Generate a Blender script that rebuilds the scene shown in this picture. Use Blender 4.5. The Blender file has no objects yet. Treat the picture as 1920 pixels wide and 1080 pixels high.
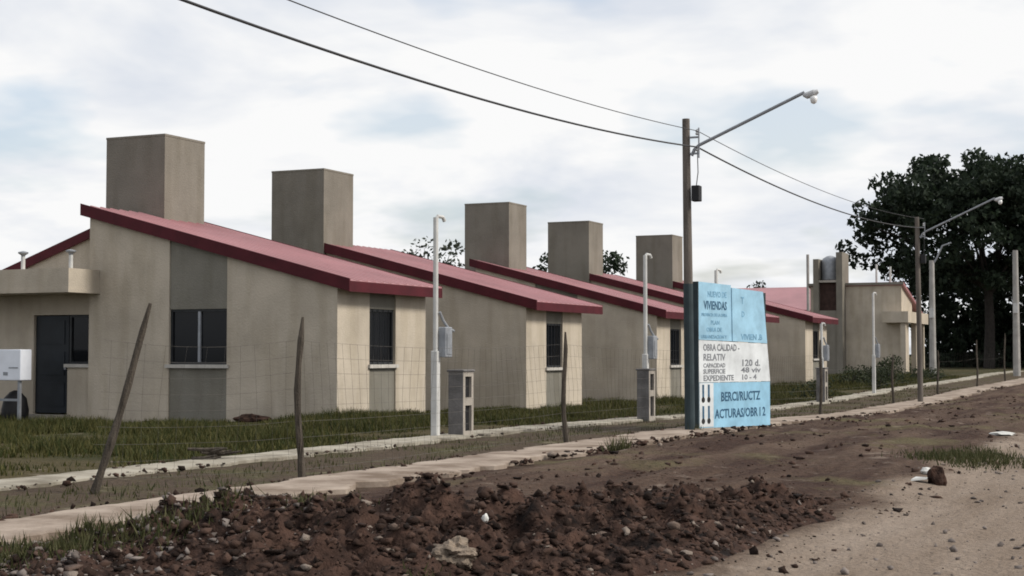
import bpy, bmesh, math, random
import numpy as np
from mathutils import Vector, Matrix, noise
R = math.radians
random.seed(7); rng = np.random.default_rng(7)
SC = bpy.context.scene
COL = SC.collection

# ------------------------------------------------------------------ camera
F, HZ, CAMH = 2850.0, 664.0, 1.3
PITCH = math.atan((HZ - 540) / F)
PSI = math.atan(1320 * math.cos(PITCH) / F)
cam = bpy.data.cameras.new('camera'); cam.sensor_width = 36; cam.lens = 36 * F / 1920
cam.clip_start = 0.1; cam.clip_end = 3000
co = bpy.data.objects.new('camera', cam); COL.objects.link(co)
co.location = (0, 0, CAMH); co.rotation_euler = (R(90) + PITCH, 0, PSI)
SC.camera = co
SC.render.resolution_x, SC.render.resolution_y = 1024, 576
SC.render.engine = 'CYCLES'
SC.cycles.pixel_filter_type = 'BLACKMAN_HARRIS'; SC.cycles.filter_width = 1.8

# ------------------------------------------------------------------ light
SUN_EL, SUN_AZ = R(40), R(78)          # azimuth clockwise from +Y: the sun stands over the street side
W = bpy.data.worlds.new('World'); SC.world = W; W.use_nodes = True
nt = W.node_tree; nt.nodes.clear()
def wn(t, **k):
    n = nt.nodes.new(t)
    for a, b in k.items(): setattr(n, a, b)
    return n
L = nt.links.new
out = wn('ShaderNodeOutputWorld')
sky = wn('ShaderNodeTexSky', sky_type='NISHITA', sun_disc=False)
sky.sun_elevation, sky.sun_rotation = SUN_EL, SUN_AZ
sky.air_density, sky.dust_density = 1.0, 3.0
b1 = wn('ShaderNodeBackground'); b1.inputs[1].default_value = 0.11; L(sky.outputs[0], b1.inputs[0])
tc = wn('ShaderNodeTexCoord')
sep = wn('ShaderNodeSeparateXYZ'); L(tc.outputs['Generated'], sep.inputs[0])
zz = wn('ShaderNodeMath', operation='MAXIMUM'); zz.inputs[1].default_value = 0.0; L(sep.outputs[2], zz.inputs[0])
za = wn('ShaderNodeMath', operation='ADD'); za.inputs[1].default_value = 0.22; L(zz.outputs[0], za.inputs[0])
dv = wn('ShaderNodeVectorMath', operation='DIVIDE'); L(tc.outputs['Generated'], dv.inputs[0])
cb = wn('ShaderNodeCombineXYZ'); L(za.outputs[0], cb.inputs[0]); L(za.outputs[0], cb.inputs[1]); cb.inputs[2].default_value = 1.0
L(cb.outputs[0], dv.inputs[1])
mp = wn('ShaderNodeMapping'); mp.inputs['Location'].default_value = (0.35, 0.9, 0.0); L(dv.outputs[0], mp.inputs[0])
n1 = wn('ShaderNodeTexNoise'); n1.inputs['Scale'].default_value = 1.9; n1.inputs['Detail'].default_value = 5; n1.inputs['Roughness'].default_value = 0.55; n1.inputs['Distortion'].default_value = 0.25
L(mp.outputs[0], n1.inputs[0])
r1 = wn('ShaderNodeValToRGB'); e = r1.color_ramp.elements
e[0].position = 0.38; e[0].color = (0.77, 0.81, 0.88, 1); e[1].position = 0.56; e[1].color = (1.0, 1.0, 1.0, 1)
L(n1.outputs[0], r1.inputs[0])
b2 = wn('ShaderNodeBackground'); b2.inputs[1].default_value = 0.56; L(r1.outputs[0], b2.inputs[0])
n2 = wn('ShaderNodeTexNoise'); n2.inputs['Scale'].default_value = 2.3; n2.inputs['Detail'].default_value = 4
mp2 = wn('ShaderNodeMapping'); mp2.inputs['Location'].default_value = (5.2, 3.1, 1.0); L(dv.outputs[0], mp2.inputs[0]); L(mp2.outputs[0], n2.inputs[0])
r2 = wn('ShaderNodeValToRGB'); e = r2.color_ramp.elements
e[0].position = 0.33; e[0].color = (0.45,) * 3 + (1,); e[1].position = 0.46; e[1].color = (1, 1, 1, 1)
L(n2.outputs[0], r2.inputs[0])
mx = wn('ShaderNodeMixShader'); L(r2.outputs[0], mx.inputs[0]); L(b1.outputs[0], mx.inputs[1]); L(b2.outputs[0], mx.inputs[2])
L(mx.outputs[0], out.inputs[0])
sl = bpy.data.lights.new('sun', 'SUN'); sl.energy = 2.0; sl.angle = R(14); sl.color = (1.0, 0.94, 0.84)
so = bpy.data.objects.new('sun', sl); COL.objects.link(so)
sd = Vector((math.sin(SUN_AZ) * math.cos(SUN_EL), math.cos(SUN_AZ) * math.cos(SUN_EL), math.sin(SUN_EL)))
so.location = sd * 100; so.rotation_euler = sd.to_track_quat('Z', 'Y').to_euler()
vs = SC.view_settings; vs.view_transform = 'Standard'; vs.look = 'None'; vs.exposure = 0.78; vs.gamma = 1.0; vs.use_curve_mapping = False

# ------------------------------------------------------------------ materials
def mat(name, col, rough=0.85, var=0.12, scale=3.0, bump=0.0, bscale=60.0, spec=0.3, metal=0.0, stretch=None, col2=None, lo=0.35, hi=0.65, detail=6, island=0.0, fleck=None):
    m = bpy.data.materials.new(name); m.use_nodes = True
    t = m.node_tree; p = t.nodes['Principled BSDF']
    p.inputs['Roughness'].default_value = rough; p.inputs['Specular IOR Level'].default_value = spec; p.inputs['Metallic'].default_value = metal
    g = t.nodes.new('ShaderNodeNewGeometry'); mpn = t.nodes.new('ShaderNodeMapping')
    t.links.new(g.outputs['Position'], mpn.inputs[0])
    if stretch: mpn.inputs['Scale'].default_value = stretch
    n = t.nodes.new('ShaderNodeTexNoise'); n.inputs['Scale'].default_value = scale; n.inputs['Detail'].default_value = detail; n.inputs['Roughness'].default_value = 0.62
    t.links.new(mpn.outputs[0], n.inputs[0])
    r = t.nodes.new('ShaderNodeValToRGB'); el = r.color_ramp.elements
    c2 = col2 if col2 else [c * (1 + var) for c in col]
    c1 = col if col2 else [c * (1 - var) for c in col]
    el[0].position = lo; el[0].color = (*c1, 1); el[1].position = hi; el[1].color = (*c2, 1)
    t.links.new(n.outputs[0], r.inputs[0]); t.links.new(r.outputs[0], p.inputs['Base Color'])
    if island:          # every clod, stone or leaf gets its own tone
        q = t.nodes.new('ShaderNodeMix'); q.data_type = 'FLOAT'; q.inputs[0].default_value = island
        t.links.new(n.outputs[0], q.inputs[2]); t.links.new(g.outputs['Random Per Island'], q.inputs[3]); t.links.new(q.outputs[0], r.inputs[0])
    if fleck:           # a few pale pieces among the dark ones
        r2_ = t.nodes.new('ShaderNodeValToRGB'); r2_.color_ramp.elements[0].position = 0.95; r2_.color_ramp.elements[0].color = (0, 0, 0, 1); r2_.color_ramp.elements[1].position = 0.97
        t.links.new(g.outputs['Random Per Island'], r2_.inputs[0])
        q2 = t.nodes.new('ShaderNodeMix'); q2.data_type = 'RGBA'; q2.inputs[7].default_value = (*fleck, 1)
        t.links.new(r2_.outputs[0], q2.inputs[0]); t.links.new(r.outputs[0], q2.inputs[6]); t.links.new(q2.outputs[2], p.inputs['Base Color'])
    if bump:
        nb = t.nodes.new('ShaderNodeTexNoise'); nb.inputs['Scale'].default_value = bscale; nb.inputs['Detail'].default_value = 4
        t.links.new(g.outputs['Position'], nb.inputs[0])
        b = t.nodes.new('ShaderNodeBump'); b.inputs['Strength'].default_value = bump; b.inputs['Distance'].default_value = 0.02
        t.links.new(nb.outputs[0], b.inputs['Height']); t.links.new(b.outputs[0], p.inputs['Normal'])
    return m
def stucco(name, col):
    m = mat(name, col, 0.92, 0.12, 0.9, 0.5, 28, 0.2, detail=9)
    t = m.node_tree; p = t.nodes['Principled BSDF']
    src = p.inputs['Base Color'].links[0].from_socket
    g = [n for n in t.nodes if n.type == 'NEW_GEOMETRY'][0]
    # rain streaks and splash dirt
    mpn = t.nodes.new('ShaderNodeMapping'); mpn.inputs['Scale'].default_value = (3.0, 3.0, 0.5); t.links.new(g.outputs['Position'], mpn.inputs[0])
    n = t.nodes.new('ShaderNodeTexNoise'); n.inputs['Scale'].default_value = 1.0; n.inputs['Detail'].default_value = 5; t.links.new(mpn.outputs[0], n.inputs[0])
    r = t.nodes.new('ShaderNodeValToRGB'); r.color_ramp.elements[0].position = 0.38; r.color_ramp.elements[0].color = (0.86, 0.85, 0.82, 1); r.color_ramp.elements[1].position = 0.55; r.color_ramp.elements[1].color = (1, 1, 1, 1)
    t.links.new(n.outputs[0], r.inputs[0])
    mixn = t.nodes.new('ShaderNodeMix'); mixn.data_type = 'RGBA'; mixn.blend_type = 'MULTIPLY'; mixn.inputs[0].default_value = 0.8
    t.links.new(src, mixn.inputs[6]); t.links.new(r.outputs[0], mixn.inputs[7]); t.links.new(mixn.outputs[2], p.inputs['Base Color'])
    return m
M = dict(
    wall=stucco('cream_stucco', (0.43, 0.378, 0.31)),
    strip=stucco('taupe_stucco', (0.185, 0.175, 0.15)),
    tower=stucco('tower_stucco', (0.185, 0.17, 0.145)),
    roof=mat('red_metal_sheet', (0.32, 0.150, 0.160), 0.42, 0.12, 0.7, 0.0, spec=0.5),
    fascia=mat('red_fascia', (0.065, 0.008, 0.013), 0.6, 0.2, 2.0, 0.0, spec=0.2),
    glass=mat('dark_glass', (0.005, 0.006, 0.008), 0.12, 0.1, 1, spec=0.22),
    frame=mat('dark_metal_frame', (0.022, 0.024, 0.027), 0.45, 0.15, 4),
    door=mat('dark_door_metal', (0.013, 0.017, 0.023), 0.5, 0.25, 2.0),
    sill=mat('pale_sill', (0.42, 0.40, 0.37), 0.8, 0.12, 5, 0.2),
    white=mat('white_paint', (0.50, 0.50, 0.49), 0.6, 0.12, 3),
    cabinet=mat('white_enamel', (0.72, 0.75, 0.82), 0.4, 0.06, 2),
    galv=mat('galvanised_steel', (0.26, 0.275, 0.30), 0.5, 0.15, 6, metal=0.3),
    conc=mat('concrete', (0.33, 0.30, 0.265), 0.9, 0.16, 2.2, 0.4, 40),
    concdark=mat('grey_block', (0.13, 0.125, 0.125), 0.95, 0.25, 5, 0.5, 40),
    black=mat('black_plastic', (0.012, 0.012, 0.014), 0.6, 0.2, 5),
    polewood=mat('weathered_pole', (0.115, 0.10, 0.088), 0.9, 0.28, 2.5, 0.5, 40, stretch=(5, 5, 0.5)),
    polegrey=mat('grey_concrete_pole', (0.30, 0.29, 0.275), 0.9, 0.15, 2.5, 0.3, 40),
    wood=mat('old_fence_wood', (0.060, 0.050, 0.040), 0.95, 0.45, 5, 0.6, 60, stretch=(6, 6, 0.8)),
    wire=mat('rusty_wire', (0.10, 0.09, 0.08), 0.7, 0.2, 4),
    cable=mat('black_cable', (0.035, 0.035, 0.038), 0.6, 0.15, 2),
    lamp=mat('lamp_housing', (0.45, 0.46, 0.47), 0.5, 0.1, 4),
    bowl=mat('lamp_bowl', (0.75, 0.76, 0.76), 0.15, 0.04, 4, spec=0.5),
    sblue=mat('sign_light_blue', (0.275, 0.47, 0.61), 0.55, 0.16, 2.6),
    sblue2=mat('sign_sky_blue', (0.245, 0.45, 0.60), 0.55, 0.16, 2.6),
    swhite=mat('sign_white', (0.58, 0.61, 0.63), 0.55, 0.16, 2.6),
    sink=mat('sign_navy_ink', (0.03, 0.09, 0.16), 0.7, 0.3, 9),
    sgrey=mat('sign_faded_ink', (0.17, 0.18, 0.20), 0.7, 0.3, 9),
    spale=mat('sign_pale_ink', (0.14, 0.29, 0.42), 0.7, 0.3, 9),
    sback=mat('sign_back', (0.028, 0.042, 0.048), 0.8, 0.2, 3),
    bark=mat('bark', (0.03, 0.026, 0.023), 0.95, 0.3, 6, 0.6, 25),
    stone=mat('pale_stone', (0.17, 0.135, 0.105), 0.9, 0.5, 12, 0.8, 45),
    litter=mat('white_litter', (0.5, 0.5, 0.48), 0.6, 0.08, 4),
)
def leafmat(name, a, b, scale=0.5, tr=0.25):
    m = mat(name, a, 0.7, col2=b, scale=scale, lo=0.25, hi=0.78, spec=0.2, island=0.55)
    t = m.node_tree; p = t.nodes['Principled BSDF']; o = [n for n in t.nodes if n.type == 'OUTPUT_MATERIAL'][0]
    tl = t.nodes.new('ShaderNodeBsdfTranslucent'); mxs = t.nodes.new('ShaderNodeMixShader'); mxs.inputs[0].default_value = tr
    t.links.new(p.inputs['Base Color'].links[0].from_socket, tl.inputs[0])
    t.links.new(p.outputs[0], mxs.inputs[1]); t.links.new(tl.outputs[0], mxs.inputs[2]); t.links.new(mxs.outputs[0], o.inputs[0])
    return m
M['leaf_dark'] = leafmat('dark_leaves', (0.012, 0.020, 0.013), (0.030, 0.045, 0.026), 0.5)
M['leaf_mid'] = leafmat('grey_green_leaves', (0.035, 0.045, 0.035), (0.075, 0.085, 0.065), 0.8)
M['leaf_bush'] = leafmat('bush_leaves', (0.018, 0.026, 0.014), (0.045, 0.056, 0.026), 0.9)
M['grass'] = leafmat('lawn_blades', (0.020, 0.031, 0.006), (0.090, 0.080, 0.026), 0.6, 0.15)
M['weed'] = leafmat('weed_blades', (0.028, 0.036, 0.011), (0.085, 0.080, 0.036), 1.6, 0.2)
M['soil'] = mat('dark_soil', (0.007, 0.0045, 0.004), 0.95, col2=(0.070, 0.040, 0.030), scale=5.5, bump=1.0, bscale=45, spec=0.15, detail=9)
M['clod'] = mat('soil_clods', (0.008, 0.005, 0.004), 0.95, col2=(0.080, 0.049, 0.038), scale=4.5, bump=0.6, bscale=50, spec=0.15, island=0.6, lo=0.2, hi=0.85, fleck=(0.20, 0.165, 0.14))
M['gravel'] = mat('gravel', (0.075, 0.062, 0.056), 0.9, col2=(0.21, 0.18, 0.165), scale=9, spec=0.2, island=0.6, lo=0.2, hi=0.85)
M['walk'] = mat('dusty_concrete', (0.15, 0.112, 0.085), 0.92, col2=(0.33, 0.275, 0.23), lo=0.36, hi=0.60, scale=1.5, bump=0.4, bscale=30, spec=0.15, detail=9)
M['path'] = mat('grey_path_concrete', (0.16, 0.14, 0.11), 0.92, col2=(0.33, 0.305, 0.255), lo=0.36, hi=0.56, scale=1.4, bump=0.4, bscale=30, spec=0.15, detail=9)

# ground: lawn | path | soil strip | walk | bare verge | sandy road, by world position with ragged limits
def ground_mat():
    m = bpy.data.materials.new('ground_soil'); m.use_nodes = True
    t = m.node_tree; p = t.nodes['Principled BSDF']; p.inputs['Roughness'].default_value = 0.95; p.inputs['Specular IOR Level'].default_value = 0.12
    N = t.nodes.new; K = t.links.new
    g = N('ShaderNodeNewGeometry')
    def noi(s, d=6, st=None, ro=0.6):
        n = N('ShaderNodeTexNoise'); n.inputs['Scale'].default_value = s; n.inputs['Detail'].default_value = d; n.inputs['Roughness'].default_value = ro
        if st:
            q = N('ShaderNodeMapping'); q.inputs['Scale'].default_value = st; K(g.outputs['Position'], q.inputs[0]); K(q.outputs[0], n.inputs[0])
        else: K(g.outputs['Position'], n.inputs[0])
        return n.outputs[0]
    def ramp(src, p0, c0, p1, c1):
        r = N('ShaderNodeValToRGB'); a = r.color_ramp.elements
        a[0].position, a[0].color = p0, (*c0, 1); a[1].position, a[1].color = p1, (*c1, 1); K(src, r.inputs[0]); return r.outputs[0]
    def mixc(f, a, b, mode='MIX'):
        x = N('ShaderNodeMix'); x.data_type = 'RGBA'; x.blend_type = mode
        if isinstance(f, float): x.inputs[0].default_value = f
        else: K(f, x.inputs[0])
        K(a, x.inputs[6]); K(b, x.inputs[7]); return x.outputs[2]
    def ma(op, a, b, clamp=False):
        x = N('ShaderNodeMath'); x.operation = op; x.use_clamp = clamp
        for i, v in enumerate((a, b)):
            if isinstance(v, (int, float)): x.inputs[i].default_value = v
            else: K(v, x.inputs[i])
        return x.outputs[0]
    s = N('ShaderNodeSeparateXYZ'); K(g.outputs['Position'], s.inputs[0]); X = s.outputs[0]
    wob = ma('MULTIPLY', ma('SUBTRACT', noi(0.55, 5), 0.5), 2.2)
    def step(x0, w, k=1.0):
        return ma('ADD', ma('DIVIDE', ma('ADD', ma('SUBTRACT', X, x0), ma('MULTIPLY', wob, k)), w), 0.5, True)
    fine = noi(14, 6); big = noi(0.5, 5)
    lawn = mixc(ramp(noi(0.45, 6), 0.40, (0, 0, 0), 0.58, (1, 1, 1)), ramp(fine, 0.3, (0.018, 0.023, 0.008), 0.7, (0.040, 0.042, 0.015)), ramp(fine, 0.3, (0.052, 0.043, 0.020), 0.7, (0.090, 0.072, 0.038)))
    strip = mixc(ramp(noi(1.1, 6), 0.48, (0, 0, 0), 0.66, (1, 1, 1)), ramp(fine, 0.3, (0.050, 0.037, 0.026), 0.7, (0.098, 0.072, 0.053)), ramp(fine, 0.3, (0.050, 0.052, 0.022), 0.7, (0.10, 0.088, 0.045)))
    vstreak = noi(1.0, 7, (1.6, 0.22, 1.0))
    verge = mixc(ramp(vstreak, 0.40, (0, 0, 0), 0.62, (1, 1, 1)), ramp(fine, 0.3, (0.024, 0.0135, 0.010), 0.7, (0.064, 0.037, 0.028)), ramp(fine, 0.3, (0.075, 0.051, 0.037), 0.7, (0.128, 0.088, 0.066)))
    verge = mixc(ramp(noi(0.38, 6), 0.54, (0, 0, 0), 0.64, (1, 1, 1)), verge, ramp(fine, 0.3, (0.07, 0.062, 0.030), 0.7, (0.125, 0.10, 0.058)))
    rstreak = noi(1.0, 8, (1.9, 0.3, 1.0))
    road = mixc(ramp(rstreak, 0.36, (0, 0, 0), 0.64, (1, 1, 1)), ramp(fine, 0.25, (0.145, 0.110, 0.083), 0.75, (0.205, 0.157, 0.122)), ramp(fine, 0.25, (0.225, 0.18, 0.145), 0.75, (0.30, 0.245, 0.20)))
    c = mixc(step(-10.6, 0.5, 0.4), lawn, strip)
    c = mixc(step(-7.6, 0.4, 0.3), c, verge)
    # sandy limit of the road drifts: x = -3.1 near, -2.2 far
    c = mixc(step(-2.75, 0.35, 0.55), c, road)
    pale = ramp(noi(2.2, 8), 0.60, (0, 0, 0), 0.70, (1, 1, 1))
    c = mixc(ma('MULTIPLY', pale, 0.55), c, ramp(fine, 0.3, (0.20, 0.155, 0.125), 0.7, (0.30, 0.25, 0.21)))
    K(c, p.inputs['Base Color'])
    b = N('ShaderNodeBump'); b.inputs['Strength'].default_value = 0.9; b.inputs['Distance'].default_value = 0.05
    K(ma('ADD', noi(22, 6), ma('MULTIPLY', noi(5, 6), 1.6)), b.inputs['Height']); K(b.outputs[0], p.inputs['Normal'])
    return m
M['ground'] = ground_mat()
M['hollow'] = mat('shaded_hollow', (0.045, 0.026, 0.022), 0.95, 0.3, 4)  # dark brown puts the shade inside the tank tower opening into the colour

# ------------------------------------------------------------------ helpers
class MB:
    def __init__(s): s.v = []; s.f = []
    def prism(s, pts, d):
        """closed prism: polygon pts (3D) swept by vector d"""
        k = len(s.v); n = len(pts)
        s.v += [tuple(p) for p in pts] + [(p[0] + d[0], p[1] + d[1], p[2] + d[2]) for p in pts]
        s.f += [tuple(range(k, k + n)), tuple(range(k + 2 * n - 1, k + n - 1, -1))]
        s.f += [(k + i, k + (i + 1) % n, k + n + (i + 1) % n, k + n + i) for i in range(n)]
        return s
    def box(s, x0, x1, y0, y1, z0, z1):
        return s.prism([(x0, y0, z0), (x1, y0, z0), (x1, y1, z0), (x0, y1, z0)], (0, 0, z1 - z0))
    def xz(s, pts, y0, y1):
        return s.prism([(x, y0, z) for x, z in pts], (0, y1 - y0, 0))
    def yz(s, pts, x0, x1):
        return s.prism([(x0, y, z) for y, z in pts], (x1 - x0, 0, 0))
    def tube(s, pts, rad, n=8, cap=True):
        pts = [Vector(p) for p in pts]
        if not isinstance(rad, (list, tuple)): rad = [rad] * len(pts)
        k = len(s.v); up = Vector((0.13, 0.21, 0.97)).normalized()
        for i, p in enumerate(pts):
            d = (pts[min(i + 1, len(pts) - 1)] - pts[max(i - 1, 0)]).normalized()
            a = d.cross(up if abs(d.dot(up)) < 0.95 else Vector((1, 0, 0))).normalized(); b = d.cross(a)
            for j in range(n):
                t = 2 * math.pi * j / n
                s.v.append(tuple(p + (a * math.cos(t) + b * math.sin(t)) * rad[i]))
        for i in range(len(pts) - 1):
            for j in range(n):
                s.f.append((k + i * n + j, k + i * n + (j + 1) % n, k + (i + 1) * n + (j + 1) % n, k + (i + 1) * n + j))
        if cap:
            s.f.append(tuple(range(k + n - 1, k - 1, -1))); q = k + (len(pts) - 1) * n; s.f.append(tuple(range(q, q + n)))
        return s
    def lathe(s, prof, c=(0, 0, 0), n=16):
        k = len(s.v)
        for r, z in prof:
            for j in range(n):
                t = 2 * math.pi * j / n; s.v.append((c[0] + r * math.cos(t), c[1] + r * math.sin(t), c[2] + z))
        for i in range(len(prof) - 1):
            for j in range(n): s.f.append((k + i * n + j, k + i * n + (j + 1) % n, k + (i + 1) * n + (j + 1) % n, k + (i + 1) * n + j))
        s.f.append(tuple(range(k + n - 1, k - 1, -1))); q = k + (len(prof) - 1) * n; s.f.append(tuple(range(q, q + n)))
        return s
    def build(s, name, m, parent=None, smooth=False, bevel=0.0, label=None):
        me = bpy.data.meshes.new(name); me.from_pydata(s.v, [], s.f)
        bm = bmesh.new(); bm.from_mesh(me); bmesh.ops.recalc_face_normals(bm, faces=bm.faces)
        if bevel: bmesh.ops.bevel(bm, geom=[e for e in bm.edges], offset=bevel, segments=1, affect='EDGES')
        bm.to_mesh(me); bm.free()
        if smooth: me.polygons.foreach_set('use_smooth', [True] * len(me.polygons))
        me.materials.append(M[m])
        o = bpy.data.objects.new(name, me); COL.objects.link(o)
        if parent is not None: o.parent = parent
        if label: o['label'] = label
        return o
def tag(o, label, cat, group=None):
    o['label'] = label; o['category'] = cat
    if group: o['group'] = group
    return o
def thing(name, label, cat, loc=(0, 0, 0), rz=0.0, group=None):
    o = bpy.data.objects.new(name, None); COL.objects.link(o); o.location = loc; o.rotation_euler = (0, 0, rz)
    return tag(o, label, cat, group)
def npmesh(name, v, f, m, parent=None, smooth=False):
    me = bpy.data.meshes.new(name); v = np.asarray(v, np.float32); f = np.asarray(f, np.int32)
    k = f.shape[1]
    me.vertices.add(len(v)); me.vertices.foreach_set('co', v.ravel())
    me.loops.add(f.size); me.loops.foreach_set('vertex_index', f.ravel())
    me.polygons.add(len(f)); me.polygons.foreach_set('loop_start', np.arange(0, f.size, k, dtype=np.int32))
    if smooth: me.polygons.foreach_set('use_smooth', np.ones(len(f), bool))
    me.update(calc_edges=True); me.validate()
    me.materials.append(M[m]); o = bpy.data.objects.new(name, me); COL.objects.link(o)
    if parent is not None: o.parent = parent
    return o
def sstep(a, b, x):
    t = min(max((x - a) / (b - a), 0), 1); return t * t * (3 - 2 * t)
def fbm(x, y, z=0.0, o=4): return noise.fractal(Vector((x, y, z)), 0.9, 2.0, o)

# ------------------------------------------------------------------ terrain
PZ = [(-500, 0.0), (24, 0.0), (30, -0.06), (36, -0.17), (47, -0.15), (56, -0.02), (64, 0.03), (74, 0.10), (85, 0.24), (120, 0.3), (2000, 0.3)]
def base_z(y): return float(np.interp(y, [p[0] for p in PZ], [p[1] for p in PZ]))
def ridge_h(x, y):
    """spoil bank beside the road: ridge line with a steep road side and a gentle far side"""
    pts = [(-6.9, 6.9, 0.02), (-6.2, 7.4, 0.14), (-5.62, 8.1, 0.31), (-5.3, 8.15, 0.27), (-4.78, 8.3, 0.42), (-4.45, 8.6, 0.36), (-4.0, 9.3, 0.29), (-3.7, 10.2, 0.26), (-3.45, 11.1, 0.23), (-3.3, 11.8, 0.20), (-3.28, 12.2, 0.02)]
    h = 0.0
    for (x0, y0, h0), (x1, y1, h1) in zip(pts, pts[1:]):
        dx, dy = x1 - x0, y1 - y0; l2 = dx * dx + dy * dy
        t = min(max(((x - x0) * dx + (y - y0) * dy) / l2, 0), 1)
        ex, ey = x - x0 - dx * t, y - y0 - dy * t; d = math.hypot(ex, ey)
        side = dx * ey - dy * ex           # >0: far side (towards the houses)
        wdt = 1.9 if side > 0 else 0.62 + 0.85 * max(0.0, min(1.0, (11.0 - y) / 2.5))
        hh = (h0 + (h1 - h0) * t) * max(0.0, 1 - d / wdt) ** (1.35 if side > 0 else 0.8)
        h = max(h, hh)
    return h
def gz(x, y):
    z = base_z(y)
    z -= 0.03 * min(max(-16 - x, 0), 6) * (1 - sstep(30, 36, y))
    if -14 < x < 4 and -2 < y < 60:
        z += 0.02 * fbm(x * 0.8, y * 0.5, 3)
        if -7.4 < x < -2.0:
            e = sstep(-7.4, -6.6, x) * (1 - sstep(-3.0, -2.2, x))
            z += e * (0.05 + 0.055 * fbm(x * 1.5, y * 0.6, 9) + 0.04 * sstep(13, 18, y))
    return z
def grid(name, xs, ys, fz, m, smooth=True):
    nx, ny = len(xs), len(ys)
    v = np.array([(x, y, fz(x, y)) for y in ys for x in xs])
    i = (np.arange(ny - 1)[:, None] * nx + np.arange(nx - 1)[None, :]).ravel()
    return npmesh(name, v, np.stack([i, i + 1, i + nx + 1, i + nx], 1), m, smooth=smooth)
xs = np.concatenate([[-900, -400, -150, -80, -50, -35], np.arange(-28, -12, 0.5), np.arange(-12, 2, 0.11), [2, 2.5, 3, 4, 6, 10, 20, 40, 80, 200, 500, 900]])
ys = [-200, -80, -30, -10, -4, 0, 2, 3, 4]; y = 4.5
while y < 130: ys.append(y); y += max(0.09, 0.006 * y)
ys += [140, 170, 220, 300, 500, 900, 1600]
g = grid('ground', xs, ys, lambda x, y: gz(x, y) - (0.12 * min(1, ridge_h(x, y) * 6)), 'ground'); g['kind'] = 'structure'
# spoil bank
def clodz(x, y, a):
    p = Vector((x * 7, y * 7, 1.3)); d = noise.voronoi(p)[0]
    p2 = Vector((x * 17, y * 17, 4.3)); d2 = noise.voronoi(p2)[0]
    return a * (0.10 * (0.55 - d[0]) + 0.06 * (0.5 - d2[0]) + 0.12 * fbm(x * 3.4, y * 3.4, 7, 6))
def bank_z(x, y):
    r = ridge_h(x, y)
    r2 = r * (1 + 0.6 * max(-1.0, min(0.35, fbm(x * 1.9, y * 1.9, 5)))) 
    return gz(x, y) - 0.03 + r2 + clodz(x, y, min(1.0, r * 5)) - (0.10 if r < 0.015 else 0)
bk = grid('dirt_mound', np.arange(-7.6, -1.9, 0.03), np.arange(5.6, 14.2, 0.034), bank_z, 'soil', smooth=False)
tag(bk, 'long low mound of dark dug soil along the road edge', 'dirt mound')

def strip_mesh(name, xl, xr, y0, y1, m, th, seed, wob, dy=0.25):
    mb = MB(); ysn = []; y = y0
    while y < y1: ysn.append(y); y += dy * max(1, y / 25)
    for i, y in enumerate(ysn):
        a = xl + wob * fbm(y * 0.7, seed, 0, 4) + 0.5 * wob * fbm(y * 3.1, seed + 3)
        b = xr + 1.3 * wob * fbm(y * 0.8, seed + 7, 0, 4) + 1.1 * wob * fbm(y * 3.3, seed + 11)
        zt = gz(-8, y) * 0 + base_z(y) + th + 0.008 * fbm(y * 0.9, seed + 5)
        mb.v += [(a, y, zt - th - 0.10), (a, y, zt - 0.008), (a + 0.05, y, zt), ((a + b) / 2, y, zt + 0.008), (b - 0.05, y, zt), (b, y, zt - 0.01), (b, y, zt - th - 0.10)]
        if i:
            k = (i - 1) * 7; mb.f += [(k + j, k + j + 1, k + j + 8, k + j + 7) for j in range(6)]
    o = mb.build(name, m, smooth=False); o['kind'] = 'structure'; return o
strip_mesh('sidewalk', -8.40, -7.45, -6, 100, 'walk', 0.055, 1.0, 0.16, 0.12)
strip_mesh('footpath', -11.15, -10.45, -6, 95, 'path', 0.045, 21.0, 0.13, 0.12)

# ------------------------------------------------------------------ houses
SL = 0.261
HW = 3.72
def zu(x): return 2.66 - SL * x
def window(parent, fr, u0, u1, z0, z1, panes=2, bars=False):
    """fr maps (u, n, z) to house coordinates; n = 0 is the wall face, n < 0 inside"""
    def bx(mb, a, b, n0, n1, c, d):
        return mb.prism([fr(a, n0, c), fr(b, n0, c), fr(b, n1, c), fr(a, n1, c)], (0, 0, d - c))
    w = MB(); t = 0.05
    bx(w, u0, u1, -0.14, -0.06, z1 - t, z1); bx(w, u0, u1, -0.14, -0.06, z0, z0 + t)
    bx(w, u0, u0 + t, -0.139, -0.061, z0 + t, z1 - t); bx(w, u1 - t, u1, -0.139, -0.061, z0 + t, z1 - t)
    ob = w.build('window', 'frame', parent)
    step = (u1 - u0 - 2 * t) / panes
    for i in range(panes):
        a = u0 + t + i * step
        p = MB(); bx(p, a + 0.02, a + step - 0.02, -0.112, -0.10, z0 + t, z1 - t); p.build('pane', 'glass', ob)
        if i: q = MB(); bx(q, a - 0.03, a + 0.03, -0.13, -0.055, z0 + t, z1 - t); q.build('mullion', 'galv', ob)
    if bars:
        for i in range(1, 5):
            a = u0 + (u1 - u0) * i / 5; q = MB(); bx(q, a - 0.006, a + 0.006, -0.05, -0.038, z0, z1); q.build('bar', 'frame', ob)
    s = MB(); bx(s, u0 - 0.06, u1 + 0.06, -0.139, 0.055, z0 - 0.075, z0 - 0.001); s.build('sill', 'sill', ob)
    return ob
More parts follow.
